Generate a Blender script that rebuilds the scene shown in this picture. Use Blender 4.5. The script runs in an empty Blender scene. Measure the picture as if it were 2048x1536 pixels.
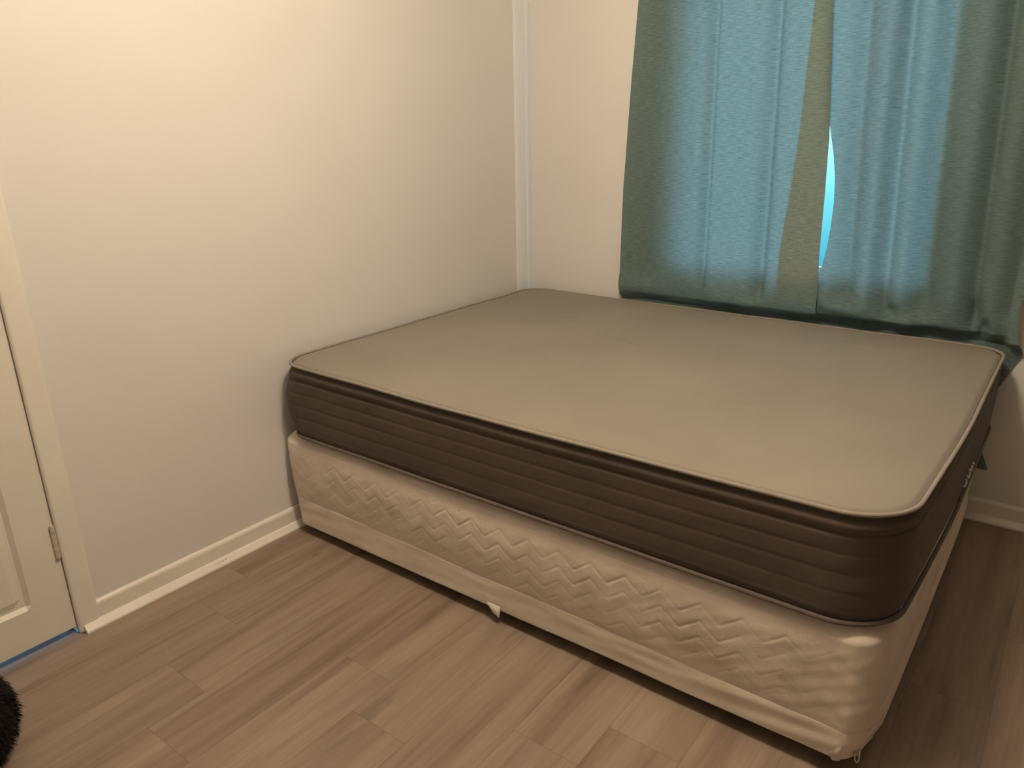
import bpy, bmesh, math, random
import numpy as np
from mathutils import Matrix, Vector

S = bpy.context.scene
COL = S.collection
PI = math.pi
random.seed(7)

# ---------------------------------------------------------------- camera
cam_d = bpy.data.cameras.new('camera')
cam = bpy.data.objects.new('camera', cam_d)
COL.objects.link(cam)
r = Vector((0.796754, 0.604044, -0.017697)); u = Vector((-0.180614, 0.265978, 0.946908)); f = Vector((-0.576681, 0.751257, -0.321018))
M = Matrix(((r.x, u.x, -f.x, 2.24008), (r.y, u.y, -f.y, -3.08644), (r.z, u.z, -f.z, 1.43221), (0, 0, 0, 1)))
cam.matrix_world = M
cam_d.sensor_width = 36.0
cam_d.lens = 1501.92 / 2048 * 36.0
cam_d.clip_start = 0.02
S.camera = cam

# ---------------------------------------------------------------- world, lights, exposure
S.view_settings.view_transform = 'Standard'
S.view_settings.look = 'None'
S.view_settings.gamma = 1.0
S.view_settings.use_curve_mapping = False
S.view_settings.exposure = 0.0

w = bpy.data.worlds.new('daylight'); S.world = w; w.use_nodes = True
nt = w.node_tree; nt.nodes.clear()
tc = nt.nodes.new('ShaderNodeTexCoord'); sx = nt.nodes.new('ShaderNodeSeparateXYZ')
mr = nt.nodes.new('ShaderNodeMapRange'); mr.inputs[1].default_value = -0.25; mr.inputs[2].default_value = 0.30
rp = nt.nodes.new('ShaderNodeValToRGB')
rp.color_ramp.elements[0].color = (0.004, 0.04, 0.065, 1); rp.color_ramp.elements[0].position = 0.0
rp.color_ramp.elements[1].color = (0.30, 0.66, 1.0, 1); rp.color_ramp.elements[1].position = 1.0
_e = rp.color_ramp.elements.new(0.15); _e.color = (0.008, 0.07, 0.10, 1)
_e = rp.color_ramp.elements.new(0.30); _e.color = (0.032, 0.115, 0.135, 1)
_e = rp.color_ramp.elements.new(0.50); _e.color = (0.10, 0.25, 0.32, 1)
bg = nt.nodes.new('ShaderNodeBackground'); bg.inputs[1].default_value = 8.0
wo = nt.nodes.new('ShaderNodeOutputWorld')
nt.links.new(tc.outputs['Generated'], sx.inputs[0]); nt.links.new(sx.outputs[2], mr.inputs[0])
nt.links.new(mr.outputs[0], rp.inputs[0]); nt.links.new(rp.outputs[0], bg.inputs[0]); nt.links.new(bg.outputs[0], wo.inputs[0])


def light(name, kind, loc, energy, color, size=None, size_y=None, rot=(0, 0, 0)):
    d = bpy.data.lights.new(name, kind); d.energy = energy; d.color = color
    if kind == 'AREA':
        d.shape = 'RECTANGLE' if size_y else 'DISK'
        d.size = size
        if size_y: d.size_y = size_y
    elif size is not None:
        d.shadow_soft_size = size
    o = bpy.data.objects.new(name, d); COL.objects.link(o); o.location = loc; o.rotation_euler = rot
    return o

# the room's ceiling lamp (above the frame)
light('ceiling_bulb', 'POINT', (1.46, -1.88, 2.42), 90.0, (1.0, 0.80, 0.575), 0.15)
# daylight entering through the window
po = light('window_portal', 'AREA', (1.32, 0.075, 1.46), 1.0, (1, 1, 1), 1.10, 1.22, (PI / 2, 0, 0))
po.rotation_euler = (-PI / 2, 0, 0)
po.data.cycles.is_portal = True
# daylight of the hall behind the door
light('hall_daylight', 'AREA', (-0.85, -2.85, 0.40), 10.0, (0.25, 0.58, 1.0), 0.6, 0.5, (0, -PI / 2, 0))


# ---------------------------------------------------------------- helpers
def mesh_obj(name, verts, faces, mat, parent=None, smooth=False):
    me = bpy.data.meshes.new(name)
    me.from_pydata([tuple(map(float, v)) for v in verts], [], [tuple(int(i) for i in fc) for fc in faces])
    me.update()
    if smooth:
        me.polygons.foreach_set('use_smooth', [True] * len(me.polygons))
    if mat: me.materials.append(mat)
    o = bpy.data.objects.new(name, me); COL.objects.link(o)
    if parent:
        o.parent = parent
        o.matrix_parent_inverse = Matrix.Translation(-Vector(parent.location))
    return o


def thing(name, label, cat, loc=(0, 0, 0), group=None):
    o = bpy.data.objects.new(name, None); COL.objects.link(o)
    o.location = loc; o.empty_display_size = 0.1
    o['label'] = label; o['category'] = cat
    if group: o['group'] = group
    return o


def struct(o):
    o['kind'] = 'structure'
    return o


class MB:
    def __init__(s): s.v = []; s.f = []
    def add(s, vs, fs):
        n = len(s.v); s.v += list(vs); s.f += [tuple(i + n for i in fc) for fc in fs]
    def box(s, a, b):
        x0, y0, z0 = a; x1, y1, z1 = b
        s.add([(x0, y0, z0), (x1, y0, z0), (x1, y1, z0), (x0, y1, z0), (x0, y0, z1), (x1, y0, z1), (x1, y1, z1), (x0, y1, z1)],
              [(0, 3, 2, 1), (4, 5, 6, 7), (0, 1, 5, 4), (1, 2, 6, 5), (2, 3, 7, 6), (3, 0, 4, 7)])
    def prism(s, prof, path0, path1, frame):
        """profile [(a,b)] swept between two points; frame maps (a,b)->vector"""
        n = len(prof)
        vs = [Vector(path0) + frame(a, b) for a, b in prof] + [Vector(path1) + frame(a, b) for a, b in prof]
        fs = [(i, (i + 1) % n, n + (i + 1) % n, n + i) for i in range(n)] + [tuple(range(n))[::-1], tuple(range(n, 2 * n))]
        s.add([tuple(v) for v in vs], fs)
    def cyl(s, c0, c1, rad, n=16):
        c0 = Vector(c0); c1 = Vector(c1); d = (c1 - c0).normalized()
        a = d.orthogonal().normalized(); b = d.cross(a)
        vs = [c + (a * math.cos(2 * PI * k / n) + b * math.sin(2 * PI * k / n)) * rad for c in (c0, c1) for k in range(n)]
        fs = [(k, (k + 1) % n, n + (k + 1) % n, n + k) for k in range(n)] + [tuple(range(n))[::-1], tuple(range(n, 2 * n))]
        s.add([tuple(v) for v in vs], fs)
    def build(s, name, mat, parent=None, smooth=False, bevel=0, seg=2):
        o = mesh_obj(name, s.v, s.f, mat, parent, smooth)
        bm = bmesh.new(); bm.from_mesh(o.data); bmesh.ops.recalc_face_normals(bm, faces=bm.faces); bm.to_mesh(o.data); bm.free()
        if bevel:
            m = o.modifiers.new('bevel', 'BEVEL'); m.width = bevel; m.segments = seg; m.limit_method = 'ANGLE'; m.angle_limit = 0.6
        return o


def tube(pts, rad, n=8, closed=True):
    """tube along points (numpy m x 3)"""
    P = np.asarray(pts, float); m = len(P)
    T = np.roll(P, -1, 0) - np.roll(P, 1, 0) if closed else np.gradient(P, axis=0)
    T /= np.linalg.norm(T, axis=1)[:, None] + 1e-12
    up = np.array([0, 0, 1.0])
    A = np.cross(T, up); A /= np.linalg.norm(A, axis=1)[:, None] + 1e-9
    B = np.cross(A, T)
    vs = []; fs = []
    rr = np.broadcast_to(rad, (m,))
    for i in range(m):
        for k in range(n):
            a = 2 * PI * k / n
            vs.append(P[i] + (A[i] * math.cos(a) + B[i] * math.sin(a)) * rr[i])
    for i in range(m if closed else m - 1):
        j = (i + 1) % m
        for k in range(n):
            k2 = (k + 1) % n
            fs.append((i * n + k, j * n + k, j * n + k2, i * n + k2))
    if not closed:
        fs += [tuple(range(n)), tuple(range((m - 1) * n, m * n))[::-1]]
    return vs, fs


def smoothnoise(seed, n=9, fmin=1.0, fmax=8.0):
    rg = random.Random(seed)
    W = [(rg.uniform(fmin, fmax) * rg.choice((-1, 1)), rg.uniform(fmin, fmax) * rg.choice((-1, 1)), rg.uniform(0, 6.28), rg.uniform(.5, 1)) for _ in range(n)]
    t = sum(x[3] for x in W)
    return lambda x, y: sum(c * np.sin(a * x + b * y + p) for a, b, p, c in W) / t


# ---------------------------------------------------------------- materials
def mat(name, color=(0.5, 0.5, 0.5), rough=0.6, spec=0.3, metal=0.0):
    m = bpy.data.materials.new(name); m.use_nodes = True
    b = m.node_tree.nodes['Principled BSDF']
    b.inputs['Base Color'].default_value = (*color, 1); b.inputs['Roughness'].default_value = rough
    b.inputs['Specular IOR Level'].default_value = spec; b.inputs['Metallic'].default_value = metal
    return m


def N(m, t): return m.node_tree.nodes.new(t)
def L(m, a, b): m.node_tree.links.new(a, b)


def noise_mix(m, c1, c2, scale, detail=4, lo=0.35, hi=0.65, stretch=(1, 1, 1), rot=(0, 0, 0), coord='Object', into=None):
    tcn = N(m, 'ShaderNodeTexCoord'); mp = N(m, 'ShaderNodeMapping'); mp.inputs['Scale'].default_value = stretch; mp.inputs['Rotation'].default_value = rot
    nz = N(m, 'ShaderNodeTexNoise'); nz.inputs['Scale'].default_value = scale; nz.inputs['Detail'].default_value = detail
    L(m, tcn.outputs[coord], mp.inputs[0]); L(m, mp.outputs[0], nz.inputs['Vector'])
    mpr = N(m, 'ShaderNodeMapRange'); mpr.inputs[1].default_value = lo; mpr.inputs[2].default_value = hi
    L(m, nz.outputs[0], mpr.inputs[0])
    mx = N(m, 'ShaderNodeMix'); mx.data_type = 'RGBA'
    for sock, c in ((mx.inputs[6], c1), (mx.inputs[7], c2)):
        if isinstance(c, tuple): sock.default_value = (*c, 1)
        else: L(m, c, sock)
    L(m, mpr.outputs[0], mx.inputs[0])
    if into is not None: L(m, mx.outputs[2], into)
    return mx.outputs[2], nz


def bump(m, height_sock, strength, dist):
    b = N(m, 'ShaderNodeBump'); b.inputs['Strength'].default_value = strength; b.inputs['Distance'].default_value = dist
    L(m, height_sock, b.inputs['Height'])
    L(m, b.outputs[0], m.node_tree.nodes['Principled BSDF'].inputs['Normal'])
    return b


def P(m): return m.node_tree.nodes['Principled BSDF']

# wall paint
m_wall = mat('wall_paint', (0.74, 0.73, 0.71), 0.55, 0.25)
_, nz = noise_mix(m_wall, (0.73, 0.72, 0.70), (0.76, 0.75, 0.73), 1.3, 3, into=P(m_wall).inputs['Base Color'])
n2 = N(m_wall, 'ShaderNodeTexNoise'); n2.inputs['Scale'].default_value = 260; n2.inputs['Detail'].default_value = 3
bump(m_wall, n2.outputs[0], 0.12, 0.001)
m_ceil = mat('ceiling_paint', (0.66, 0.65, 0.63), 0.8)
m_trim = mat('trim_gloss_paint', (0.83, 0.80, 0.74), 0.32, 0.45)
noise_mix(m_trim, (0.84, 0.81, 0.75), (0.80, 0.765, 0.70), 5, 3, into=P(m_trim).inputs['Base Color'])
m_cool = mat('cool_white_gloss_paint', (0.80, 0.85, 0.90), 0.25, 0.5)
m_door = mat('door_paint', (0.80, 0.765, 0.70), 0.38, 0.4)
noise_mix(m_door, (0.80, 0.77, 0.70), (0.765, 0.73, 0.665), 3, 3, into=P(m_door).inputs['Base Color'])
m_frame = mat('window_frame_paint', (0.75, 0.76, 0.76), 0.4)
m_metal = mat('worn_metal', (0.62, 0.57, 0.50), 0.5, 0.5, 0.55)
noise_mix(m_metal, (0.80, 0.76, 0.68), (0.34, 0.29, 0.22), 120, 3, 0.56, 0.75, into=P(m_metal).inputs['Base Color'])

# floor planks
m_floor = mat('oak_vinyl_planks', (0.2, 0.15, 0.12), 0.42, 0.35)
pb = P(m_floor)
uv = N(m_floor, 'ShaderNodeUVMap'); uv.uv_map = 'plank'
at = N(m_floor, 'ShaderNodeAttribute'); at.attribute_name = 'rnd'
geo = N(m_floor, 'ShaderNodeTexCoord')
# per plank offset of the grain
off = N(m_floor, 'ShaderNodeVectorMath'); off.operation = 'SCALE'; off.inputs['Scale'].default_value = 3.0
L(m_floor, at.outputs['Vector'], off.inputs[0])
add = N(m_floor, 'ShaderNodeVectorMath'); add.operation = 'ADD'
L(m_floor, geo.outputs['Object'], add.inputs[0]); L(m_floor, off.outputs[0], add.inputs[1])
mp1 = N(m_floor, 'ShaderNodeMapping'); mp1.inputs['Scale'].default_value = (1, 0.055, 1); L(m_floor, add.outputs[0], mp1.inputs[0])
mp2 = N(m_floor, 'ShaderNodeMapping'); mp2.inputs['Scale'].default_value = (1, 0.10, 1); L(m_floor, add.outputs[0], mp2.inputs[0])
g1 = N(m_floor, 'ShaderNodeTexNoise'); g1.inputs['Scale'].default_value = 15; g1.inputs['Detail'].default_value = 5; g1.inputs['Distortion'].default_value = 0.5
g2 = N(m_floor, 'ShaderNodeTexNoise'); g2.inputs['Scale'].default_value = 110; g2.inputs['Detail'].default_value = 4
g3 = N(m_floor, 'ShaderNodeTexNoise'); g3.inputs['Scale'].default_value = 9.0; g3.inputs['Detail'].default_value = 3; g3.inputs['Distortion'].default_value = 1.8
L(m_floor, mp1.outputs[0], g1.inputs['Vector']); L(m_floor, mp1.outputs[0], g2.inputs['Vector']); L(m_floor, mp2.outputs[0], g3.inputs['Vector'])
cr = N(m_floor, 'ShaderNodeValToRGB'); L(m_floor, g1.outputs[0], cr.inputs[0])
e = cr.color_ramp.elements
e[0].position = 0.30; e[0].color = (0.200, 0.140, 0.104, 1)
e[1].position = 0.68; e[1].color = (0.318, 0.246, 0.192, 1)
k = cr.color_ramp.elements.new(0.47); k.color = (0.268, 0.201, 0.153, 1)
# fine fibres
mm = N(m_floor, 'ShaderNodeMapRange'); mm.inputs[1].default_value = 0.3; mm.inputs[2].default_value = 0.7; mm.inputs[3].default_value = 0.90; mm.inputs[4].default_value = 1.06
L(m_floor, g2.outputs[0], mm.inputs[0])
mul = N(m_floor, 'ShaderNodeVectorMath'); mul.operation = 'SCALE'; L(m_floor, cr.outputs[0], mul.inputs[0]); L(m_floor, mm.outputs[0], mul.inputs['Scale'])
# long dark streaks
st = N(m_floor, 'ShaderNodeMapRange'); st.inputs[1].default_value = 0.56; st.inputs[2].default_value = 0.74; st.inputs[3].default_value = 1.0; st.inputs[4].default_value = 0.72
L(m_floor, g3.outputs[0], st.inputs[0])
mul2 = N(m_floor, 'ShaderNodeVectorMath'); mul2.operation = 'SCALE'; L(m_floor, mul.outputs[0], mul2.inputs[0]); L(m_floor, st.outputs[0], mul2.inputs['Scale'])
# knots
vo = N(m_floor, 'ShaderNodeTexVoronoi'); vo.inputs['Scale'].default_value = 2.6
mp3 = N(m_floor, 'ShaderNodeMapping'); mp3.inputs['Scale'].default_value = (1.4, 0.62, 1); L(m_floor, add.outputs[0], mp3.inputs[0]); L(m_floor, mp3.outputs[0], vo.inputs['Vector'])
kn = N(m_floor, 'ShaderNodeMapRange'); kn.inputs[1].default_value = 0.015; kn.inputs[2].default_value = 0.055; kn.inputs[3].default_value = 0.62; kn.inputs[4].default_value = 1.0
L(m_floor, vo.outputs['Distance'], kn.inputs[0])
mul3 = N(m_floor, 'ShaderNodeVectorMath'); mul3.operation = 'SCALE'; L(m_floor, mul2.outputs[0], mul3.inputs[0]); L(m_floor, kn.outputs[0], mul3.inputs['Scale'])
# plank tone
pt = N(m_floor, 'ShaderNodeMapRange'); pt.inputs[3].default_value = 0.96; pt.inputs[4].default_value = 1.04; L(m_floor, at.outputs['Fac'], pt.inputs[0])
mul4 = N(m_floor, 'ShaderNodeVectorMath'); mul4.operation = 'SCALE'; L(m_floor, mul3.outputs[0], mul4.inputs[0]); L(m_floor, pt.outputs[0], mul4.inputs['Scale'])
# joints: uv = distance from the long edge / short edge in metres
sp = N(m_floor, 'ShaderNodeSeparateXYZ'); L(m_floor, uv.outputs[0], sp.inputs[0])
mn = N(m_floor, 'ShaderNodeMath'); mn.operation = 'MINIMUM'
def edge_dist(sock, width):
    c = N(m_floor, 'ShaderNodeMath'); c.operation = 'FRACT'; L(m_floor, sock, c.inputs[0])
    p1 = N(m_floor, 'ShaderNodeMath'); p1.operation = 'PINGPONG'; p1.inputs[1].default_value = 0.5; L(m_floor, c.outputs[0], p1.inputs[0])
    s1 = N(m_floor, 'ShaderNodeMath'); s1.operation = 'MULTIPLY'; s1.inputs[1].default_value = width; L(m_floor, p1.outputs[0], s1.inputs[0])
    return s1.outputs[0]
L(m_floor, edge_dist(sp.outputs[0], 0.19), mn.inputs[0]); L(m_floor, edge_dist(sp.outputs[1], 1.22), mn.inputs[1])
jt = N(m_floor, 'ShaderNodeMapRange'); jt.inputs[1].default_value = 0.0004; jt.inputs[2].default_value = 0.0022; jt.inputs[3].default_value = 0.78; jt.inputs[4].default_value = 1.0
L(m_floor, mn.outputs[0], jt.inputs[0])
mul5 = N(m_floor, 'ShaderNodeVectorMath'); mul5.operation = 'SCALE'; L(m_floor, mul4.outputs[0], mul5.inputs[0]); L(m_floor, jt.outputs[0], mul5.inputs['Scale'])
L(m_floor, mul5.outputs[0], pb.inputs['Base Color'])
hs = N(m_floor, 'ShaderNodeMath'); hs.operation = 'ADD'; L(m_floor, jt.outputs[0], hs.inputs[0])
hh = N(m_floor, 'ShaderNodeMath'); hh.operation = 'MULTIPLY'; hh.inputs[1].default_value = 0.35; L(m_floor, g2.outputs[0], hh.inputs[0]); L(m_floor, hh.outputs[0], hs.inputs[1])
bump(m_floor, hs.outputs[0], 0.25, 0.001)


def fabric(name, c1, c2, scale=6, weave=900, wb=0.25, rough=0.85, lo=0.35, hi=0.65, sheen=0.15):
    m = mat(name, c1, rough, 0.15)
    out, _ = noise_mix(m, c1, c2, scale, 5, lo, hi, into=P(m).inputs['Base Color'])
    t = N(m, 'ShaderNodeTexCoord'); n = N(m, 'ShaderNodeTexNoise'); n.inputs['Scale'].default_value = weave; n.inputs['Detail'].default_value = 2
    L(m, t.outputs['Object'], n.inputs['Vector'])
    bump(m, n.outputs[0], wb, 0.0015)
    P(m).inputs['Sheen Weight'].default_value = sheen
    return m, out

m_top, _ = fabric('mattress_top_knit', (0.225, 0.204, 0.172), (0.252, 0.230, 0.194), 2.6, 700, 0.2)
m_side, _ = fabric('mattress_side_knit', (0.090, 0.069, 0.057), (0.103, 0.079, 0.066), 5, 900, 0.3, sheen=0.08)
m_pipe, _ = fabric('piping_tape', (0.265, 0.240, 0.200), (0.295, 0.268, 0.225), 40, 900, 0.2)
m_pipe2, _ = fabric('dark_piping_tape', (0.105, 0.084, 0.073), (0.135, 0.108, 0.095), 40, 900, 0.2)
m_base, bc = fabric('quilted_cream_cover', (0.710, 0.640, 0.555), (0.640, 0.570, 0.485), 9, 420, 0.35, 0.8)
# brownish stains that belong to the old cover
sc, _ = noise_mix(m_base, bc, (0.53, 0.45, 0.355), 3.1, 6, 0.56, 0.80, (1, 1, 2.2), into=P(m_base).inputs['Base Color'])
m_hem, hc = fabric('plain_cream_hem', (0.735, 0.660, 0.570), (0.670, 0.595, 0.505), 7, 300, 0.3, 0.75)
noise_mix(m_hem, hc, (0.56, 0.485, 0.39), 12, 5, 0.60, 0.82, (1, 1, 2), into=P(m_hem).inputs['Base Color'])
m_basetop, _ = fabric('grey_deck_cloth', (0.22, 0.20, 0.18), (0.16, 0.14, 0.12), 12)
m_foot = mat('black_plastic', (0.03, 0.03, 0.03), 0.5)
m_thread = mat('pale_thread', (0.62, 0.60, 0.55), 0.7)
m_logo = mat('pale_embroidery', (0.80, 0.79, 0.76), 0.5)

# curtain: woven slub cloth, part of the light passes through
m_cur = bpy.data.materials.new('teal_slub_curtain'); m_cur.use_nodes = True
nt = m_cur.node_tree; nt.nodes.remove(P(m_cur))
outn = nt.nodes['Material Output']
df = N(m_cur, 'ShaderNodeBsdfDiffuse'); tr = N(m_cur, 'ShaderNodeBsdfTranslucent')
t = N(m_cur, 'ShaderNodeTexCoord')
ma = N(m_cur, 'ShaderNodeMapping'); ma.inputs['Scale'].default_value = (0.13, 1, 1.6)
mb = N(m_cur, 'ShaderNodeMapping'); mb.inputs['Scale'].default_value = (1, 1, 0.12)
L(m_cur, t.outputs['UV'], ma.inputs[0]); L(m_cur, t.outputs['UV'], mb.inputs[0])
ma.inputs['Scale'].default_value = (0.07, 1.0, 1); mb.inputs['Scale'].default_value = (1.3, 0.12, 1)
na = N(m_cur, 'ShaderNodeTexNoise'); na.inputs['Scale'].default_value = 420; na.inputs['Detail'].default_value = 4
nb = N(m_cur, 'ShaderNodeTexNoise'); nb.inputs['Scale'].default_value = 360; nb.inputs['Detail'].default_value = 3
L(m_cur, ma.outputs[0], na.inputs['Vector']); L(m_cur, mb.outputs[0], nb.inputs['Vector'])
av = N(m_cur, 'ShaderNodeMath'); av.operation = 'ADD'
wgt = N(m_cur, 'ShaderNodeMath'); wgt.operation = 'MULTIPLY'; wgt.inputs[1].default_value = 0.30
L(m_cur, nb.outputs[0], wgt.inputs[0]); L(m_cur, na.outputs[0], av.inputs[0]); L(m_cur, wgt.outputs[0], av.inputs[1])
mra = N(m_cur, 'ShaderNodeMapRange'); mra.inputs[1].default_value = 0.45; mra.inputs[2].default_value = 0.85
L(m_cur, av.outputs[0], mra.inputs[0])
c1 = N(m_cur, 'ShaderNodeMix'); c1.data_type = 'RGBA'; c1.inputs[6].default_value = (0.074, 0.115, 0.115, 1); c1.inputs[7].default_value = (0.138, 0.205, 0.208, 1)
c2 = N(m_cur, 'ShaderNodeMix'); c2.data_type = 'RGBA'; c2.inputs[6].default_value = (0.066, 0.068, 0.060, 1); c2.inputs[7].default_value = (0.130, 0.126, 0.110, 1)
for c in (c1, c2): L(m_cur, mra.outputs[0], c.inputs[0])
L(m_cur, c1.outputs[2], df.inputs[0]); L(m_cur, c2.outputs[2], tr.inputs[0])
bp = N(m_cur, 'ShaderNodeBump'); bp.inputs['Strength'].default_value = 0.3; bp.inputs['Distance'].default_value = 0.001
L(m_cur, av.outputs[0], bp.inputs['Height']); L(m_cur, bp.outputs[0], df.inputs['Normal'])
ad = N(m_cur, 'ShaderNodeAddShader'); L(m_cur, df.outputs[0], ad.inputs[0]); L(m_cur, tr.outputs[0], ad.inputs[1])
L(m_cur, ad.outputs[0], outn.inputs[0])

m_lining = bpy.data.materials.new('tan_hem_facing'); m_lining.use_nodes = True
nt = m_lining.node_tree; nt.nodes.remove(P(m_lining))
d_ = N(m_lining, 'ShaderNodeBsdfDiffuse'); d_.inputs[0].default_value = (0.34, 0.29, 0.21, 1)
t_ = N(m_lining, 'ShaderNodeBsdfTranslucent'); t_.inputs[0].default_value = (0.95, 0.36, 0.17, 1)
a_ = N(m_lining, 'ShaderNodeAddShader'); L(m_lining, d_.outputs[0], a_.inputs[0]); L(m_lining, t_.outputs[0], a_.inputs[1])
L(m_lining, a_.outputs[0], nt.nodes['Material Output'].inputs[0])
m_glass = bpy.data.materials.new('window_glass'); m_glass.use_nodes = True
nt = m_glass.node_tree; nt.nodes.remove(P(m_glass))
tb = N(m_glass, 'ShaderNodeBsdfTransparent'); tb.inputs[0].default_value = (0.93, 0.96, 0.96, 1)
gl = N(m_glass, 'ShaderNodeBsdfGlossy'); gl.inputs['Roughness'].default_value = 0.02
fr = N(m_glass, 'ShaderNodeFresnel'); fr.inputs[0].default_value = 1.12
mxs = N(m_glass, 'ShaderNodeMixShader'); L(m_glass, fr.outputs[0], mxs.inputs[0]); L(m_glass, tb.outputs[0], mxs.inputs[1]); L(m_glass, gl.outputs[0], mxs.inputs[2])
L(m_glass, mxs.outputs[0], nt.nodes['Material Output'].inputs[0])

m_fur = mat('black_fur', (0.012, 0.009, 0.010), 0.6, 0.2)
noise_mix(m_fur, (0.0030, 0.0020, 0.0022), (0.0075, 0.0060, 0.0080), 8, 3, into=P(m_fur).inputs['Base Color'])

# ---------------------------------------------------------------- room shell
RX, FY, CH = 4.10, -4.40, 2.60           # right wall, wall behind the camera, ceiling
DY1, DY0, DH = -2.365, -3.175, 2.03      # door opening in the left wall
WX0, WX1, WZ0, WZ1 = 0.785, 1.850, 0.868, 2.06
T = 0.12

# floor: planks along y
pw, pl = 0.19, 1.22
verts, faces, uvs, rnd = [], [], [], []
known = {0: -2.09, 3: -1.745, -3: -2.28}
i0 = math.floor((-1.0 - 0.93) / pw); i1 = math.ceil((RX - 0.93) / pw)
rg = random.Random(11)
for i in range(i0, i1):
    xa = max(0.93 + i * pw, -1.0); xb = min(0.93 + (i + 1) * pw, RX + T)
    ys = known.get(i, rg.uniform(-pl, 0))
    while ys > FY: ys -= pl
    while ys < 0.0:
        ya, yb = max(ys, FY - T), min(ys + pl, T)
        n = len(verts)
        verts += [(xa, ya, 0), (xb, ya, 0), (xb, yb, 0), (xa, yb, 0)]
        faces.append((n, n + 1, n + 2, n + 3))
        ua, ub = (xa - (0.93 + i * pw)) / pw, (xb - (0.93 + i * pw)) / pw
        va, vb = (ya - ys) / pl, (yb - ys) / pl
        ep = 1e-5
        ua, va = max(ua, ep), max(va, ep); ub, vb = min(ub, 1 - ep), min(vb, 1 - ep)
        uvs += [(ua, va), (ub, va), (ub, vb), (ua, vb)]
        q = rg.random(); rnd += [q]
        ys += pl
floor = mesh_obj('floor', verts, faces, m_floor)
ul = floor.data.uv_layers.new(name='plank')
for k_, c_ in enumerate(uvs): ul.data[k_].uv = c_
ra = floor.data.attributes.new('rnd', 'FLOAT', 'FACE')
for k_, c_ in enumerate(rnd): ra.data[k_].value = c_
struct(floor)

b = MB(); b.box((-1.05, FY - T, CH), (RX + T, T, CH + 0.1)); struct(b.build('ceiling', m_ceil))

b = MB()   # left wall with the door opening
b.box((-T, DY1, 0), (0, T, CH)); b.box((-T, FY - T, 0), (0, DY0, CH)); b.box((-T, DY0, DH), (0, DY1, CH))
struct(b.build('wall_left', m_wall))
b = MB()   # back wall with the window opening
TB = 0.06
b.box((0, 0, 0), (WX0, TB, CH)); b.box((WX1, 0, 0), (RX, TB, CH)); b.box((WX0, 0, 0), (WX1, TB, WZ0)); b.box((WX0, 0, WZ1), (WX1, TB, CH))
struct(b.build('wall_back', m_wall))
b = MB(); b.box((RX, FY, 0), (RX + T, T, CH)); struct(b.build('wall_right', mat('unseen_wall_darkened', (0.26, 0.22, 0.18), 0.7)))  # unseen wall, its brown made dark to cut bounced light by the bed
b = MB(); b.box((0, FY - T, 0), (RX, FY, CH)); struct(b.build('wall_front', m_wall))
b = MB()   # hall behind the door
b.box((-1.05, FY - T, 0), (-0.98, T, CH)); b.box((-0.98, FY - T, 0), (-T, FY, CH)); b.box((-0.98, 0, 0), (-T, T, CH))
struct(b.build('wall_hall', m_wall))

# window
win = bpy.data.objects.new('window_1', None); COL.objects.link(win); win.location = (WX0, 0.05, WZ0); struct(win)
b = MB(); fy0, fy1, fw = 0.030, 0.058, 0.022
b.box((WX0, fy0, WZ0), (WX1, fy1, WZ0 + fw)); b.box((WX0, fy0, WZ1 - fw), (WX1, fy1, WZ1))
b.box((WX0, fy0, WZ0 + fw), (WX0 + fw, fy1, WZ1 - fw)); b.box((WX1 - fw, fy0, WZ0 + fw), (WX1, fy1, WZ1 - fw))
b.box((1.535, fy0, WZ0 + fw), (1.575, fy1, WZ1 - fw)); b.box((1.775, fy0 + 0.002, WZ0 + fw), (WX1 - fw, fy1 - 0.002, WZ1 - fw))   # unseen stiles, added to shade dark bands into the right curtain
b.build('window_frame', m_frame, win, bevel=0.003)
b = MB(); b.box((WX0 + fw, 0.046, WZ0 + fw), (1.535, 0.049, WZ1 - fw)); b.build('pane', m_glass, win)
b = MB(); b.box((1.575, 0.046, WZ0 + fw), (1.775, 0.049, WZ1 - fw)); b.build('pane', m_glass, win)

# skirting boards: board with rounded ledge and a quadrant bead at the floor
def skirting(name, p0, p1, nrm, bead0, bead1):
    nrm = Vector(nrm)
    fr = lambda a, c: nrm * a + Vector((0, 0, c))
    root = MB()
    prof = [(0, 0.0), (0.012, 0.0), (0.012, 0.070), (0.010, 0.0765), (0.006, 0.0805), (0, 0.082)]
    root.prism(prof, p0, p1, fr)
    o = struct(root.build(name, m_trim, bevel=0))
    q = MB()
    prof = [(0.012, 0.0), (0.034, 0.0), (0.0340, 0.0045), (0.0325, 0.0080), (0.0195, 0.0225), (0.016, 0.0245), (0.012, 0.0248)]
    q.prism(prof, bead0, bead1, fr)
    q.build('quadrant_bead', m_trim, o)
    return o
skirting('baseboard_left', (0, -0.0, 0), (0, -2.312, 0), (1, 0, 0), (0, -0.0, 0), (0, -2.352, 0))
skirting('baseboard_back', (0.034, 0, 0), (RX, 0, 0), (0, -1, 0), (0.034, 0, 0), (RX, 0, 0))
skirting('baseboard_right', (RX, -0.034, 0), (RX, FY, 0), (-1, 0, 0), (RX, -0.034, 0), (RX, FY, 0))
b = MB()   # moulded cover strip in the corner by the window wall
prof = [(0, 0), (0, -0.112), (0.003, -0.112), (0.007, -0.104), (0.009, -0.090), (0.010, -0.060), (0.010, -0.034), (0.007, -0.031), (0.010, -0.028), (0.011, -0.012), (0.010, 0)]
b.prism(prof, (0, 0, 0.09), (0, 0, CH), lambda a, c: Vector((a, c, 0)))
struct(b.build('trim_3', m_cool, smooth=False))
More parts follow.
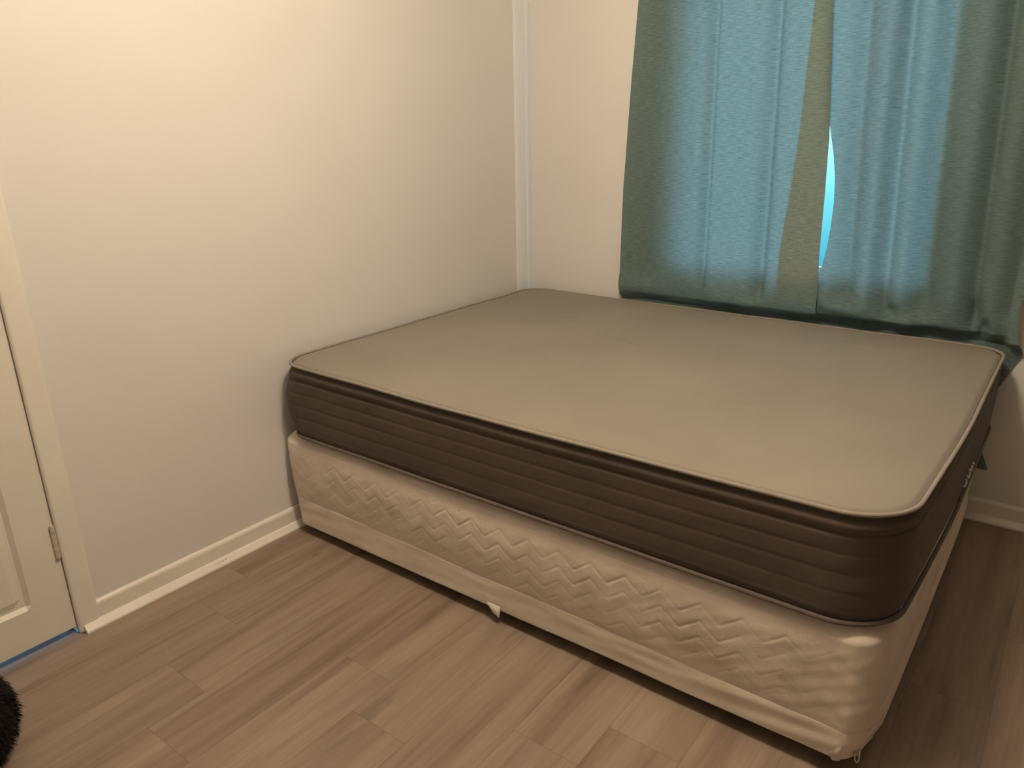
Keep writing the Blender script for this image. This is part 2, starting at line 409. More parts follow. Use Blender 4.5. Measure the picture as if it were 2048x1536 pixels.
# nail marks / dirt specks on the bead
b = MB()
rg = random.Random(3)
for (yy, zz) in ((-1.915, 0.019), (-1.905, 0.0175), (-1.893, 0.0195), (-1.885, 0.017), (-1.875, 0.019), (-2.145, 0.018)):
    c = Vector((0.0262, yy, zz)); s = rg.uniform(0.0009, 0.0016)
    b.cyl(c, c + Vector((0.0016, 0, 0.0012)), s, 6)
o = b.build('dirt_specks', mat('dirt', (0.12, 0.07, 0.04), 0.8), bpy.data.objects['baseboard_left'])
o['label'] = 'small brown specks on the white bead'

# door casing, jamb, door
b = MB()
prof_c = 0.0165
b.box((0, DY1 - 0.0, 0), (prof_c, -2.302, DH + 0.0)); b.box((0, DY0 - 0.063, 0), (prof_c, DY0, DH)); b.box((0, DY0 - 0.063, DH), (prof_c, -2.302, DH + 0.063))
tr1 = struct(b.build('trim_1', m_trim, bevel=0.008, seg=4))
b = MB()
b.box((-T, DY1 - 0.014, 0), (-0.045, DY1, DH)); b.box((-T, DY0, 0), (-0.045, DY0 + 0.014, DH)); b.box((-T, DY0, DH - 0.014), (-0.045, DY1, DH))
struct(b.build('trim_2', m_trim, bevel=0.0015))

door = bpy.data.objects.new('door_1', None); COL.objects.link(door); door.location = (0, DY1, 0); struct(door)
# moulded leaf: a grid mesh so that the panels are pressed in
dy0, dy1, dz0, dz1 = DY0 + 0.003, DY1 - 0.0010, 0.026, DH - 0.003
panels = [(dy1 - 0.10 - 0.27, dy1 - 0.10, 0.145, 0.86), (dy0 + 0.10, dy0 + 0.10 + 0.27, 0.145, 0.86),
          (dy1 - 0.10 - 0.27, dy1 - 0.10, 1.02, 1.90), (dy0 + 0.10, dy0 + 0.10 + 0.27, 1.02, 1.90)]
def depth(y, z):
    for a, c, d, e_ in panels:
        q = min(y - a, c - y, z - d, e_ - z)
        if q > 0:
            if q < 0.012: return -0.010 * (q / 0.012)
            if q < 0.020: return -0.010
            if q < 0.040: return -0.010 + 0.006 * (q - 0.020) / 0.020
            return -0.004
    return 0.0
yl = sorted(set([dy0, dy1] + [v for a, c, *_ in panels for qq in (0, 0.012, 0.020, 0.040) for v in (a + qq, c - qq)]))
zl = sorted(set([dz0, dz1] + [v for _, _, d, e_ in panels for qq in (0, 0.012, 0.020, 0.040) for v in (d + qq, e_ - qq)]))
vs = [(0.002 + depth(y + (1e-7 if y < (dy0 + dy1) / 2 else 0), z), y, z) for y in yl for z in zl]
nz_ = len(zl)
fs = [(i * nz_ + j, (i + 1) * nz_ + j, (i + 1) * nz_ + j + 1, i * nz_ + j + 1) for i in range(len(yl) - 1) for j in range(nz_ - 1)]
b = MB(); b.add(vs, fs)
# edges and back of the leaf
bx = -0.036
n0 = len(b.v)
border = [i * nz_ for i in range(len(yl))] + [(len(yl) - 1) * nz_ + j for j in range(1, nz_)] + [i * nz_ + nz_ - 1 for i in range(len(yl) - 2, -1, -1)] + [j for j in range(nz_ - 2, 0, -1)]
back = [(bx, b.v[k_][1], b.v[k_][2]) for k_ in border]
b.v += back
for k_ in range(len(border)):
    k2 = (k_ + 1) % len(border)
    b.f.append((border[k_], n0 + k_, n0 + k2, border[k2]))
b.f.append(tuple(range(n0, n0 + len(border))))
b.build('door_leaf', m_door, door)
# hinge
def hinge(z0_, z1_):
    hy = DY1 - 0.0065
    h = MB(); segs = 5; hgt = (z1_ - z0_) / segs
    for s_ in range(segs):
        h.cyl((0.0085, hy, z0_ + s_ * hgt + 0.0006), (0.0085, hy, z0_ + (s_ + 1) * hgt - 0.0006), 0.0062, 14)
    h.cyl((0.0085, hy, z0_ - 0.004), (0.0085, hy, z1_ + 0.004), 0.0040, 12)
    h.box((0.0018, hy - 0.007, z0_), (0.0034, hy, z1_))
    ho = h.build('hinge', m_metal, door)
    ho['label'] = 'worn metal hinge'
hinge(0.270, 0.372); hinge(1.68, 1.782)

# ---------------------------------------------------------------- rings
def ring(x0, x1, y0, y1, rads, step):
    """closed loop (counter clockwise from above) with a radius for each corner; returns pts, normals, arclen.
    corners: 0=(x0,y0) front-left 1=(x1,y0) front-right 2=(x1,y1) 3=(x0,y1); step(x,y)->sampling distance"""
    cs = [(x0, y0, 180), (x1, y0, 270), (x1, y1, 0), (x0, y1, 90)]
    cen = [(x0 + rads[0], y0 + rads[0]), (x1 - rads[1], y0 + rads[1]), (x1 - rads[2], y1 - rads[2]), (x0 + rads[3], y1 - rads[3])]
    pts, nr = [], []
    for c in range(4):
        cx, cy = cen[c]; a0 = math.radians(cs[c][2]); rr = rads[c]
        st = step[c]
        k = max(6, int(rr * PI / 2 / min(st, 0.01)))
        for q in range(k + 1):
            a = a0 + PI / 2 * q / k
            pts.append((cx + rr * math.cos(a), cy + rr * math.sin(a))); nr.append((math.cos(a), math.sin(a)))
        a1 = a0 + PI / 2
        p = pts[-1]; c2 = (c + 1) % 4; nx = (cen[c2][0] + rads[c2] * math.cos(a1), cen[c2][1] + rads[c2] * math.sin(a1))
        d = math.hypot(nx[0] - p[0], nx[1] - p[1]); k = int(d / st)
        for q in range(1, k):
            pts.append((p[0] + (nx[0] - p[0]) * q / k, p[1] + (nx[1] - p[1]) * q / k)); nr.append((math.cos(a1), math.sin(a1)))
    pts = np.array(pts); nr = np.array(nr)
    d = np.linalg.norm(np.roll(pts, -1, 0) - pts, axis=1); s = np.concatenate([[0], np.cumsum(d)[:-1]])
    return pts, nr, s


def shell(pts3):
    """pts3: rows x ring x 3 -> verts, faces (closed loops)"""
    R_, C_ = pts3.shape[:2]
    v = pts3.reshape(-1, 3)
    i = np.arange(R_ - 1)[:, None] * C_; j = np.arange(C_)[None, :]; j2 = (j + 1) % C_
    fcs = np.stack([i + j, i + j2, i + C_ + j2, i + C_ + j], -1).reshape(-1, 4)
    return v, fcs

# ---------------------------------------------------------------- mattress
MX0, MX1, MY0, MY1, MZ0, MZ1 = 0.0455, 2.0790, -1.574, -0.050, 0.4030, 0.6745
mattress = thing('mattress', 'bare brownish-grey mattress with channel-stitched dark sides lying on the cream base', 'mattress', ((MX0 + MX1) / 2, (MY0 + MY1) / 2, MZ0))
pts, nr, sl = ring(MX0, MX1, MY0, MY1, (0.105, 0.135, 0.09, 0.10), (0.010, 0.010, 0.03, 0.02))
nA, nB, nC = smoothnoise(1, 8, 1, 5), smoothnoise(2, 8, 4, 16), smoothnoise(5, 10, 8, 30)
pts[:, 0] -= 0.026 * np.clip((pts[:, 0] - 1.3) / 0.6, 0, 1) * np.clip((-pts[:, 1] - 0.85) / 0.70, 0, 1) ** 1.4   # the foot end pulls in towards the front
X, Y = pts[:, 0], pts[:, 1]
front = np.clip(-nr[:, 1], 0, 1)
def top_sag(X, Y):      # the rim hangs a little between the corners
    return -0.009 * np.sin(PI * np.clip((X - MX0) / (MX1 - MX0), 0, 1)) * np.clip((-(Y) - 0.9) / 0.65, 0, 1) + 0.0028 * nB(X, Y)
rows = np.concatenate([np.linspace(0, 0.05, 18), np.linspace(0.054, 0.24, 56), np.linspace(0.243, 0.2715, 12)])
H = MZ1 - MZ0
P3 = np.zeros((len(rows), len(pts), 3))
amp = 0.65 + 0.5 * nA(X * 2, Y * 2)
for k_, s_ in enumerate(rows):
    sg = top_sag(X, Y) * (1 - s_ / H)
    gr = [(0.006 + 0.0, 0.004, 0.010, 1.0), (0.016 + 0.003 * nB(X, Y), 0.008, 0.0125, 1), (0.0505 + 0.002 * nA(X, Y), 0.0045, 0.0085, 1)]
    d = 0.004 + 0 * X
    d = d - 0.0125 * np.exp(-((s_ - 0.013 - 0.003 * nB(X * 1.3, Y)) / 0.0085) ** 2)
    d = d + 0.0030 * np.exp(-((s_ - 0.034) / 0.010) ** 2)
    d = d - (0.0085 + 0.003 * nA(X, Y)) * np.exp(-((s_ - 0.0525 - 0.002 * nB(X, Y)) / 0.0042) ** 2)
    for g_, a_ in ((0.101, 0.0011), (0.147, 0.0009), (0.194, 0.0007), (0.236, 0.0004)):
        d = d - a_ * (0.8 + 0.5 * nA(X, Y)) * np.exp(-((s_ - g_ - 0.002 * nA(X * 1.5, Y + g_ * 9)) / 0.0042) ** 2)
    if s_ > 0.053:
        ph = np.clip((s_ - 0.0525) / 0.0475, 0, 4) % 1
        d = d + 0.0007 * np.sin(PI * ph) * (0.8 + 0.4 * nB(X, Y))
    d = d - 0.007 * np.clip((s_ - 0.244) / 0.018, 0, 1) ** 1.5
    d = d + 0.0035 * nC(X + s_ * 1.2, Y + s_ * 3) * 0.35 + 0.004 * nA(X * 1.5, Y * 1.5 + s_ * 4)
    # soft belly on the wall side
    d = d + 0.036 * np.clip(-nr[:, 0], 0, 1) * np.sin(PI * np.clip((s_ - 0.03) / 0.23, 0, 1)) * np.clip((-Y - 0.2), 0, 1)
    P3[k_, :, 0] = X + nr[:, 0] * d; P3[k_, :, 1] = Y + nr[:, 1] * d; P3[k_, :, 2] = MZ1 - s_ + sg
v_, f_ = shell(P3)
o = mesh_obj('side_panel', v_, f_[:, ::-1], m_side, mattress, True)
o['label'] = 'dark brown channel-stitched side border'
# top panel
cx, cy = (MX0 + MX1) / 2, (MY0 + MY1) / 2
scl = 1 - np.concatenate([np.linspace(0, 0.02, 6), np.linspace(0.035, 1, 60)])
P3 = np.zeros((len(scl), len(pts), 3))
wr = smoothnoise(21, 12, 2, 9); wr2 = smoothnoise(22, 14, 12, 34); wr3 = smoothnoise(23, 10, 1, 3.5)
for k_, q in enumerate(scl):
    xx = cx + (X - nr[:, 0] * 0.004 - cx) * q; yy = cy + (Y - nr[:, 1] * 0.004 - cy) * q
    ins = (1 - q)
    zz = MZ1 + 0.001 + top_sag(X, Y) * max(0, 1 - ins / 0.18)
    zz = zz + (-0.0085 * math.exp(-(ins / 0.007) ** 2) + 0.006 * (1 - math.exp(-ins / 0.10)))
    en = 1 - math.exp(-ins / 0.05)
    zz = zz + en * (0.0035 * wr(xx, yy * 1.4) + 0.0008 * wr2(xx * 0.6, yy * 1.2) + 0.004 * wr3(xx, yy))
    P3[k_, :, 0] = xx; P3[k_, :, 1] = yy; P3[k_, :, 2] = zz
# long faint press lines in the cover
def crease(x, y, x0, y0, x1, y1, w_, h_):
    dx, dy = x1 - x0, y1 - y0; l_ = math.hypot(dx, dy)
    t_ = ((x - x0) * dx + (y - y0) * dy) / l_ ** 2; dd = ((x - x0) * dy - (y - y0) * dx) / l_
    return h_ * np.exp(-(dd / w_) ** 2) * np.clip(np.minimum(t_, 1 - t_) * 6, 0, 1)
xx, yy = P3[:, :, 0], P3[:, :, 1]
for c_ in ((0.25, -0.95, 0.95, -0.98, 0.012, 0.0016), (0.45, -0.55, 1.2, -0.75, 0.014, -0.0016), (1.15, -0.35, 1.35, -0.75, 0.012, 0.0018),
           (0.30, -1.25, 0.75, -1.10, 0.010, 0.0014), (1.0, -1.2, 1.9, -1.05, 0.016, 0.0014), (0.7, -0.2, 1.9, -0.30, 0.014, -0.0014), (0.2, -0.6, 0.8, -0.42, 0.013, 0.0015)):
    P3[:, :, 2] += 1.6 * crease(xx, yy, *c_)
v_, f_ = shell(P3)
o = mesh_obj('top_panel', v_, f_[:, ::1], m_top, mattress, True)
# piping
zt_ = MZ1 - 0.0015 + top_sag(X, Y)
v_, f_ = tube(np.column_stack([X + nr[:, 0] * 0.0035, Y + nr[:, 1] * 0.0035, zt_]), 0.0050, 10)
o = mesh_obj('piping', v_, f_, m_pipe, mattress, True); o['label'] = 'light tan piping around the top edge'
v_, f_ = tube(np.column_stack([X + nr[:, 0] * 0.0045, Y + nr[:, 1] * 0.0045, np.full_like(X, MZ0 + 0.005) + 0.0015 * nB(X, Y)]), 0.0058, 10)
o = mesh_obj('piping', v_, f_, m_pipe2, mattress, True); o['label'] = 'dark piping around the bottom edge'
# underside
b = MB(); b.add([(x_ - n_[0] * 0.006, y_ - n_[1] * 0.006, MZ0 + 0.003) for (x_, y_), n_ in zip(pts, nr)], [tuple(range(len(pts)))]); b.build('underside', m_side, mattress)
# small pale embroidered mark on the foot end: a row of short stitched strokes
b = MB(); rg = random.Random(9)
yy0 = -0.80
for gi in range(7):
    yc = yy0 + gi * 0.030
    z_ = 0.445 + 0.004 * (gi % 2)
    xo = MX1 + 0.0075
    hgt = (0.022, 0.030, 0.040, 0.046, 0.036, 0.024, 0.030)[gi]
    for a_, c_, e_, g_ in (((0, -0.5, 0, 0.5)), ((0, 0.5, 0.016, 0.15)), ((0.016, 0.15, 0.004, -0.1)))[: (2 + gi % 2)]:
        p0_ = np.array([xo, yc + a_, z_ + c_ * hgt]); p1_ = np.array([xo, yc + e_, z_ + g_ * hgt])
        vv, ff = tube(np.linspace(p0_, p1_, 4), 0.0033, 6, False); b.add([tuple(q) for q in vv], ff)
o = b.build('logo_mark', m_logo, mattress); o['label'] = 'small pale stitched mark on the side border'

# ---------------------------------------------------------------- bed base
BX0, BX1, BY0, BY1, BZ0, BZ1 = 0.010, 2.060, -1.572, -0.045, 0.040, 0.4000
base = thing('bed_base', 'stained cream bed base with zigzag quilted cover standing under the grey mattress', 'bed base', ((BX0 + BX1) / 2, (BY0 + BY1) / 2, 0.0))
pts, nr, sl = ring(BX0, BX1, BY0, BY1, (0.045, 0.060, 0.05, 0.05), (0.0042, 0.008, 0.05, 0.04))
X, Y = pts[:, 0], pts[:, 1]
wA, wB, wC = smoothnoise(31, 9, 2, 7), smoothnoise(32, 12, 14, 40), smoothnoise(33, 14, 40, 110)
def base_off(z, X, Y, nr):
    """outward offset and side shift of the cover at height z"""
    d = 0.010 * np.sin(PI * np.clip((z - 0.13) / 0.27, 0, 1)) ** 0.9 * (0.25 + 0.75 * np.clip((1.99 - X) / 0.12, 0, 1))
    d = d - 0.034 * np.clip((z - 0.364) / 0.036, 0, 1) ** 1.5
    d = d + 0.0035 * wA(X * 1.2, Y * 1.2 + z * 5)
    d = np.where(nr[:, 0] < 0, d * (1 + nr[:, 0]) + np.minimum(d, 0) * -nr[:, 0], d)
    fl = np.clip(1 - (X - BX0) / 0.14, 0, 1)
    shx = 0.052 * fl * np.clip(1 - z / 0.34, 0, 1) ** 1.3
    fr_ = np.clip((X - BX1 + 0.12) / 0.12, 0, 1) * np.clip((-Y - 1.40) / 0.17, 0, 1)
    shx = shx - 0.040 * fr_ * np.clip(1 - z / 0.20, 0, 1) ** 1.2
    shx = shx - 0.022 * fr_ * np.clip((z - 0.22) / 0.14, 0, 1)
    rs = np.clip(nr[:, 0], 0, 1)
    shx = shx - rs * (0.003 + 0.008 * np.clip((-Y - 0.9) / 0.6, 0, 1) * np.clip(1 - z / 0.35, 0, 1))
    return d, shx
def tri(x): return 2 * np.abs((x % 1) - 0.5)
zr = np.concatenate([np.linspace(0.118, 0.345, 76), np.linspace(0.350, 0.400, 14)])
P3 = np.zeros((len(zr), len(pts), 3))
for k_, z_ in enumerate(zr):
    d, shx = base_off(z_, X, Y, nr)
    zig = (z_ - 0.150 - 0.040 * tri(sl / 0.104) + 0.002 * wB(X, Y)) / 0.047
    dist = np.abs(zig - np.round(zig)) * 0.047 * 0.78
    win_ = np.clip((z_ - 0.135) / 0.02, 0, 1) * np.clip((0.352 - z_) / 0.03, 0, 1)
    isf = np.clip((front_ := -nr[:, 1]), 0, 1)
    vis = (0.40 + 0.60 * np.clip((X - 0.10) / 0.4, 0, 1)) * np.clip((2.0 - X) / 0.14, 0, 1) * (0.65 + 0.5 * wA(X * 3, z_ * 9))
    vis = np.clip(vis, 0.1, 1.2) * (0.35 + 0.65 * isf)
    puff = (1 - np.exp(-(dist / 0.0030) ** 2))
    rising = ((sl / 0.104) % 1) > 0.5
    puff = puff * np.where(rising, 1.0, 0.55) + np.where(rising, 0.0, 0.45)
    vis = vis * (0.55 + 0.75 * np.clip(0.5 + wB(X * 0.7 + 3, z_ * 1.3), 0, 1)) * (0.55 + 0.45 * np.clip((z_ - 0.14) / 0.16, 0, 1))
    vl = np.abs((sl / 0.052) - np.round(sl / 0.052)) * 0.052
    d = d + win_ * vis * (0.0025 * puff - 0.0014 * np.exp(-(vl / 0.0024) ** 2))
    d = d + win_ * 0.0014 * wB(X * 1.6, z_ * 2.2) + 0.0011 * wC(X, z_ * 1.5) * win_
    P3[k_, :, 0] = X + nr[:, 0] * d + shx; P3[k_, :, 1] = Y + nr[:, 1] * d; P3[k_, :, 2] = z_
v_, f_ = shell(P3)
o = mesh_obj('quilted_cover', v_, f_, m_base, base, True); o['label'] = 'cream cover quilted in stacked zigzags with brown stains'
topring = P3[-1].copy()
b = MB(); b.add([tuple(q) for q in topring], [tuple(range(len(topring)))]); b.build('deck_cloth', m_basetop, base)
# dingy piping under the mattress edge
tp = np.column_stack([topring[::3, 0] + nr[::3, 0] * 0.006, topring[::3, 1] + nr[::3, 1] * 0.006, np.full(len(topring[::3]), 0.3945)])
# plain hem band
zr = np.concatenate([[0.046, 0.041, 0.040], np.linspace(0.0425, 0.118, 22), [0.1205, 0.1220, 0.1222]])
inn = [0.012, 0.006, 0.001] + [0.0] * 18 + [0.0002, 0.0005, 0.001, 0.0017, 0.0026, 0.0036, 0.006]
wh = smoothnoise(41, 12, 6, 22)
P3 = np.zeros((len(zr), len(pts), 3))
hemtop = 0.150 - 0.016 * np.clip((X - 0.2) / 1.6, 0, 1)      # seam sinks to the right
for k_, z_ in enumerate(zr):
    zz = 0.040 + (z_ - 0.040) * (hemtop - 0.040) / 0.0825
    zz = zz + 0.012 * np.clip(X / 2, 0, 1) * np.clip((0.118 - z_) / 0.078, 0, 1)
    zz = zz + 0.0018 * wh(X * 0.8, Y * 0.8) * np.clip((0.07 - z_) / 0.03, 0, 1)
    d, shx = base_off(zz, X, Y, nr)
    cr_ = np.clip((X - 1.45) / 0.5, 0, 1)
    d = d + 0.0032 - inn[k_] + 0.0016 * wh(X, z_ * 9) + 0.0035 * cr_ * np.sin(z_ * 95 - X * 16 + 1.0) * np.clip((z_ - 0.04) / 0.02, 0, 1) * 0.6
    d = d + 0.0012 * wB(X * 0.8, z_ * 2.0)
    P3[k_, :, 0] = X + nr[:, 0] * d + shx; P3[k_, :, 1] = Y + nr[:, 1] * d; P3[k_, :, 2] = zz
v_, f_ = shell(P3)
o = mesh_obj('hem_band', v_, f_, m_hem, base, True); o['label'] = 'plain cream band along the bottom edge'
b = MB(); b.add([tuple(q) for q in P3[0]], [tuple(range(len(pts)))[::-1]]); b.build('bottom_cloth', m_foot, base)
# folded corner of the hem, torn, with hanging threads
b = MB()
def sheet(cols, nu=10):
    """cols: list of polylines (same length); builds a two-sided pleat with thickness"""
    A = np.array(cols); R_, C_ = A.shape[:2]
    vv = [tuple(q) for q in A.reshape(-1, 3)]
    ff = [(i * C_ + j, i * C_ + j + 1, (i + 1) * C_ + j + 1, (i + 1) * C_ + j) for i in range(R_ - 1) for j in range(C_ - 1)]
    b.add(vv, ff)
sheet([[(1.960, -1.560, 0.110), (1.960, -1.560, 0.085), (1.960, -1.560, 0.060)],      # last stretch of the hem, turned under
       [(1.985, -1.562, 0.112), (1.984, -1.572, 0.085), (1.980, -1.578, 0.058)],
       [(2.008, -1.562, 0.117), (1.998, -1.582, 0.080), (1.988, -1.580, 0.050)],
       [(2.010, -1.556, 0.112), (2.004, -1.566, 0.078), (2.001, -1.568, 0.046)],
       [(2.012, -1.548, 0.108), (2.014, -1.552, 0.086), (2.014, -1.550, 0.068)]])
sheet([[(2.014, -1.552, 0.116), (2.022, -1.552, 0.096), (2.029, -1.548, 0.060)],
       [(2.028, -1.548, 0.120), (2.032, -1.544, 0.100), (2.035, -1.540, 0.058)],
       [(2.044, -1.528, 0.122), (2.044, -1.526, 0.105), (2.038, -1.530, 0.074)],
       [(2.054, -1.500, 0.124), (2.054, -1.496, 0.105), (2.050, -1.496, 0.084)]])
o = b.build('torn_corner_flap', m_hem, base, True)
m_ = o.modifiers.new('thick', 'SOLIDIFY'); m_.thickness = 0.0022
o['label'] = 'folded torn corner of the hem'
cpts = np.array([(2.028, -1.552, 0.072), (2.029, -1.553, 0.060), (2.031, -1.553, 0.052), (2.034, -1.551, 0.047), (2.037, -1.549, 0.052), (2.037, -1.547, 0.062), (2.036, -1.543, 0.075)])
v_, f_ = tube(cpts, 0.0016, 6, False)
o = mesh_obj('loose_thread', v_, f_, m_thread, base, True); o['label'] = 'loop of pale thread hanging from the corner'
# little cloth tab under the middle of the front
tabx = 1.012
b = MB()
sheet([[(tabx - 0.045, -1.576, 0.060), (tabx - 0.044, -1.576, 0.055), (tabx - 0.043, -1.575, 0.049)],
       [(tabx - 0.018, -1.577, 0.060), (tabx - 0.014, -1.584, 0.034), (tabx - 0.010, -1.582, 0.033)],
       [(tabx, -1.577, 0.060), (tabx + 0.003, -1.585, 0.030), (tabx + 0.005, -1.583, 0.024)],
       [(tabx + 0.008, -1.577, 0.060), (tabx + 0.0085, -1.583, 0.030), (tabx + 0.008, -1.582, 0.027)]])
o = b.build('cloth_tab', m_hem, base, True)
m_ = o.modifiers.new('thick', 'SOLIDIFY'); m_.thickness = 0.002
# castor style feet hidden in the gap
for fx in (0.22, 1.03, 1.84):
    for fy in (-1.42, -0.22):
        b = MB(); b.cyl((fx, fy, 0.0), (fx, fy, 0.046), 0.022, 18)
        b.build('foot', m_foot, base, bevel=0.003)

# ---------------------------------------------------------------- curtains
def lerp_t(tab, z):
    zs = [q[0] for q in tab][::-1]; xs = [q[1] for q in tab][::-1]
    return np.interp(z, zs, xs)


def gap_y(z):
    """mean distance of the cloth from the wall: free above the bed, pinched behind it"""
    return np.interp(z, [0.20, 0.55, 0.685, 0.700, 0.725, 0.78, 0.98, 2.3], [-0.020, -0.020, -0.020, -0.028, -0.078, -0.080, -0.058, -0.052])


def curtain_sheet(name, le, re, folds, seed, parent, steps=(), ztop=2.30, zbot=0.20, nx=260, nz=300, y_extra=0.0, damp=1.0):
    zs = np.concatenate([np.linspace(0.20, 0.64, 40), np.linspace(0.645, 0.95, 100), np.linspace(0.955, ztop, nz - 140)])
    zs = zs[zs >= zbot - 1e-6]
    n1, n2_, n3 = smoothnoise(seed, 7, 1.5, 6), smoothnoise(seed + 1, 10, 8, 24), smoothnoise(seed + 2, 10, 6, 18)
    t_ = np.linspace(0, 1, nx)
    V = np.zeros((len(zs), nx, 3)); U = np.zeros((len(zs), nx, 2))
    for i, z in enumerate(zs):
        x0, x1 = lerp_t(le, z), lerp_t(re, z)
        x = x0 + (x1 - x0) * t_
        free = np.clip((z - 0.70) / 0.12, 0, 1) if not hasattr(folds, 'all_free') else 1
        y = np.full(nx, gap_y(z))
        for (xt, xb, w_, a_) in folds:
            xc = np.interp(z, [0.7, 1.9], [xb, xt])
            y = y + 0.9 * a_ * np.exp(-((x - xc) / (w_ * 1.35)) ** 2) * (0.08 + 0.92 * free)
        for (xt, xb, w_, a_) in steps:       # steep sides of the deeper pleats
            xc = np.interp(z, [0.7, 1.9], [xb, xt]); u_ = (x - xc) / w_
            y = y - a_ * np.tanh(u_) * np.exp(-(u_ / 5.0) ** 2) * (0.15 + 0.85 * free)
        y = y + 0.004 * n1(x * 2, z * 0.7) * free
        # the cloth bulges over the edge of the bed, less so at its left end
        ov = np.clip((x - 0.80) / 0.25, 0, 1) * np.clip(0.62 + 0.75 * n1(x * 3.1 + 2, 0.3), 0.10, 1.15)
        flat = np.interp(z, [0.20, 0.55, 0.685, 0.700, 0.725, 0.78, 0.98, 2.3], [-0.020, -0.020, -0.022, -0.046, -0.052, -0.055, -0.056, -0.052])
        y = y + (1 - ov) * (flat - gap_y(z))
        # rumples where the cloth meets the mattress
        rum = np.exp(-((z - 0.745) / 0.045) ** 2)
        y = y - rum * (0.012 + 0.020 * n2_(x * 0.9 + (z - 0.7) * 1.3, z * 1.2))
        for (px_, pz_, sx_, sz_, a_) in ((1.08, 0.700, 0.07, 0.016, 0.032), (1.17, 0.735, 0.05, 0.030, -0.028), (1.33, 0.695, 0.08, 0.014, 0.034), (1.60, 0.700, 0.08, 0.016, 0.034), (1.52, 0.755, 0.06, 0.030, -0.020),
                                       (1.70, 0.760, 0.030, 0.030, 0.030), (1.77, 0.730, 0.04, 0.030, -0.026), (1.85, 0.702, 0.09, 0.020, 0.036), (1.97, 0.790, 0.018, 0.05, 0.030), (2.00, 0.735, 0.020, 0.04, 0.036), (0.72, 0.700, 0.10, 0.012, 0.020)):
            y = y + a_ * np.exp(-((x - px_) / sx_) ** 2 - ((z - pz_) / sz_) ** 2)
        wr_ = np.clip((x - 2.070) / 0.02, 0, 1)      # past the mattress the end of the hem tucks under itself
        y = y * (1 - wr_) + wr_ * np.interp(z, [0.2, 0.60, 0.675, 0.70, 0.80, 1.0], [-0.020, -0.016, -0.030, -0.082, -0.072, -0.055])
        y = y + y_extra
        yc = -0.005 - 0.002 * np.sin(x * 40)
        lim = np.interp(z, [0.2, 0.684, 0.690, 0.72], [-0.036, -0.036, -0.060, -0.2])
        y = np.clip(y, lim, yc)
        V[i, :, 0] = x; V[i, :, 1] = y; V[i, :, 2] = z + (0.004 * n3(x, 0) if i == 0 else 0)
        U[i, :, 0] = x; U[i, :, 1] = z
    R_, C_ = V.shape[:2]
    ii = np.arange(R_ - 1)[:, None] * C_; jj = np.arange(C_ - 1)[None, :]
    F = np.stack([ii + jj, ii + jj + 1, ii + C_ + jj + 1, ii + C_ + jj], -1).reshape(-1, 4)
    o = mesh_obj(name, V.reshape(-1, 3), F, m_cur, parent, True)
    l_ = o.data.uv_layers.new(name='cloth'); Uf = U.reshape(-1, 2)
    li = np.zeros(len(o.data.loops), dtype=np.int32); o.data.loops.foreach_get('vertex_index', li)
    l_.data.foreach_set('uv', Uf[li].astype(np.float32).ravel())
    return o, V, zs

LE = [(2.3, 0.63), (1.92, 0.599), (1.61, 0.578), (1.40, 0.567), (1.17, 0.555), (0.84, 0.550), (0.715, 0.551), (0.685, 0.545), (0.20, 0.560)]
RE = [(2.3, 1.350), (1.84, 1.376), (1.39, 1.412), (1.20, 1.419), (0.97, 1.424), (0.69, 1.444), (0.20, 1.445)]
RL = [(2.3, 1.335), (1.8, 1.360), (1.5, 1.385), (1.40, 1.409), (1.32, 1.429), (1.24, 1.443), (1.15, 1.450), (1.06, 1.449), (0.98, 1.444), (0.92, 1.436), (0.87, 1.424), (0.80, 1.415), (0.20, 1.425)]
RR = [(2.3, 2.145), (1.2, 2.135), (0.95, 2.118), (0.84, 2.098), (0.78, 2.102), (0.72, 2.110), (0.655, 2.132), (0.62, 2.118), (0.50, 2.070), (0.36, 2.045), (0.30, 2.055), (0.205, 2.096)]

cl = thing('curtain', 'left teal curtain panel, its edge lapping over the other at the gap', 'curtain', (1.0, -0.06, 0.20), 'teal curtains at the window')
fl = [(0.952, 0.965, 0.020, 0.014), (0.905, 0.915, 0.028, -0.016), (1.195, 1.215, 0.026, 0.022), (1.250, 1.26, 0.03, -0.006), (1.14, 1.15, 0.03, -0.010), (0.68, 0.66, 0.05, 0.006), (1.34, 1.37, 0.05, -0.010)]
st_l = [(0.952, 0.965, 0.010, 0.012), (1.195, 1.215, 0.014, 0.020)]
curtain_sheet('cloth', LE, RE, fl, 51, cl, st_l)
# the inner edge is turned back: a second layer behind it
FL2 = [(z, x - w_) for (z, x), w_ in zip(RE, (0.050, 0.066, 0.110, 0.128, 0.150, 0.165, 0.17))]
o, _, _ = curtain_sheet('turned_back_edge', FL2, [(z, x - 0.001) for z, x in RE], fl, 51, cl, st_l, nx=60, zbot=0.76, y_extra=0.004)
o.data.materials[0] = m_lining; o['label'] = 'tan facing turned back along the inner edge'
cr_ = thing('curtain', 'right teal curtain panel, deeply folded and hanging past the foot of the bed', 'curtain', (1.75, -0.05, 0.20), 'teal curtains at the window')
fr_ = [(1.44, 1.47, 0.025, -0.010), (1.505, 1.555, 0.028, 0.022), (1.575, 1.61, 0.022, -0.016), (1.640, 1.685, 0.020, 0.018), (1.70, 1.735, 0.026, -0.018), (1.775, 1.825, 0.034, 0.022), (1.86, 1.90, 0.03, -0.014), (1.935, 1.975, 0.020, 0.018), (1.99, 2.03, 0.028, -0.016), (2.08, 2.09, 0.03, 0.01)]
st_r = [(1.500, 1.555, 0.020, 0.020), (1.640, 1.685, 0.015, 0.020), (1.775, 1.825, 0.026, 0.024), (1.935, 1.975, 0.012, 0.018)]
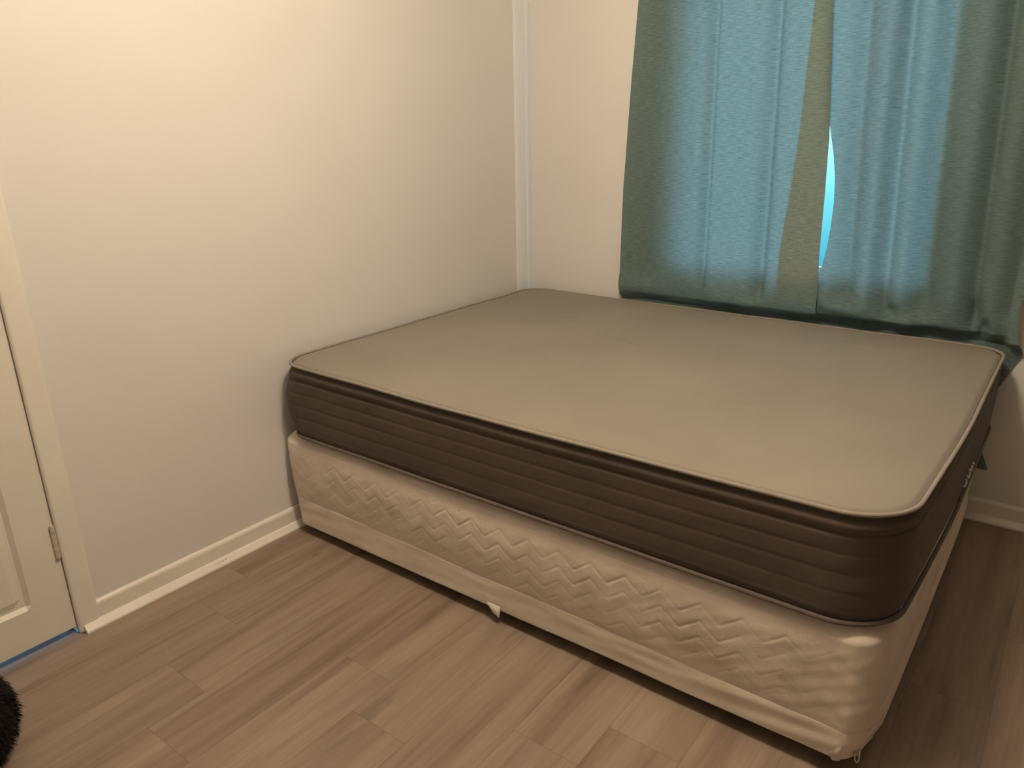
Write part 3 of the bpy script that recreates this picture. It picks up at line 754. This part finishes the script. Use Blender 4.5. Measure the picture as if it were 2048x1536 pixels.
curtain_sheet('cloth', RL, RR, fr_, 61, cr_, st_r, nx=300, y_extra=0.014)

# ---------------------------------------------------------------- black furry bundle
FC = np.array([0.318, -2.835, 0.130]); FR = np.array([0.175, 0.190, 0.150])
fur = thing('furry_bundle', 'black shaggy furry bundle on the floor near the door, half out of view', 'fur bundle', (FC[0], FC[1], 0))
bm = bmesh.new(); bmesh.ops.create_icosphere(bm, subdivisions=5, radius=1)
fn = smoothnoise(71, 9, 2, 6)
for v in bm.verts:
    c = v.co.copy(); s_ = 1 + 0.05 * float(fn(c.x * 1.0, c.y + c.z))
    v.co = (FC[0] + c.x * FR[0] * s_, FC[1] + c.y * FR[1] * s_, max(0.001, FC[2] + c.z * FR[2] * s_))
me = bpy.data.meshes.new('body'); bm.to_mesh(me); bm.free(); me.materials.append(m_fur)
me.polygons.foreach_set('use_smooth', [True] * len(me.polygons))
o = bpy.data.objects.new('body', me); COL.objects.link(o); o.parent = fur; o.matrix_parent_inverse = Matrix.Translation(-Vector(fur.location))
rg = random.Random(5); vs, fs = [], []
gx = smoothnoise(81, 8, 3, 9)
for k_ in range(9000):
    z = rg.uniform(-0.75, 1); a = rg.uniform(0, 2 * PI); q = math.sqrt(1 - z * z)
    n = Vector((q * math.cos(a), q * math.sin(a), z))
    p = Vector((FC[0] + n.x * FR[0] * 0.97, FC[1] + n.y * FR[1] * 0.97, FC[2] + n.z * FR[2] * 0.97))
    if p.z < 0.006: continue
    cl_ = float(gx(n.x * 1.5, n.y * 1.5 + n.z))
    ln = rg.uniform(0.014, 0.026) + (0.016 if cl_ > 0.42 else 0)
    d = (n + Vector((0.35 * cl_, 0.5 * float(gx(n.y * 2, n.z * 2)), -0.55)) + Vector((rg.gauss(0, .16), rg.gauss(0, .16), rg.gauss(0, .16)))).normalized()
    sd = d.cross(Vector((rg.gauss(0, 1), rg.gauss(0, 1), rg.gauss(0, 1)))).normalized() * 0.0011
    m1 = p + d * ln * 0.55; e_ = p + d * ln + Vector((0, 0, -ln * 0.22))
    if e_.z < 0.002: e_.z = 0.002
    b0 = len(vs); vs += [p - sd, p + sd, m1 + sd * .8, m1 - sd * .8, e_]; fs += [(b0, b0 + 1, b0 + 2, b0 + 3), (b0 + 3, b0 + 2, b0 + 4)]
o = mesh_obj('fur', vs, fs, m_fur, fur); o['kind'] = 'stuff'
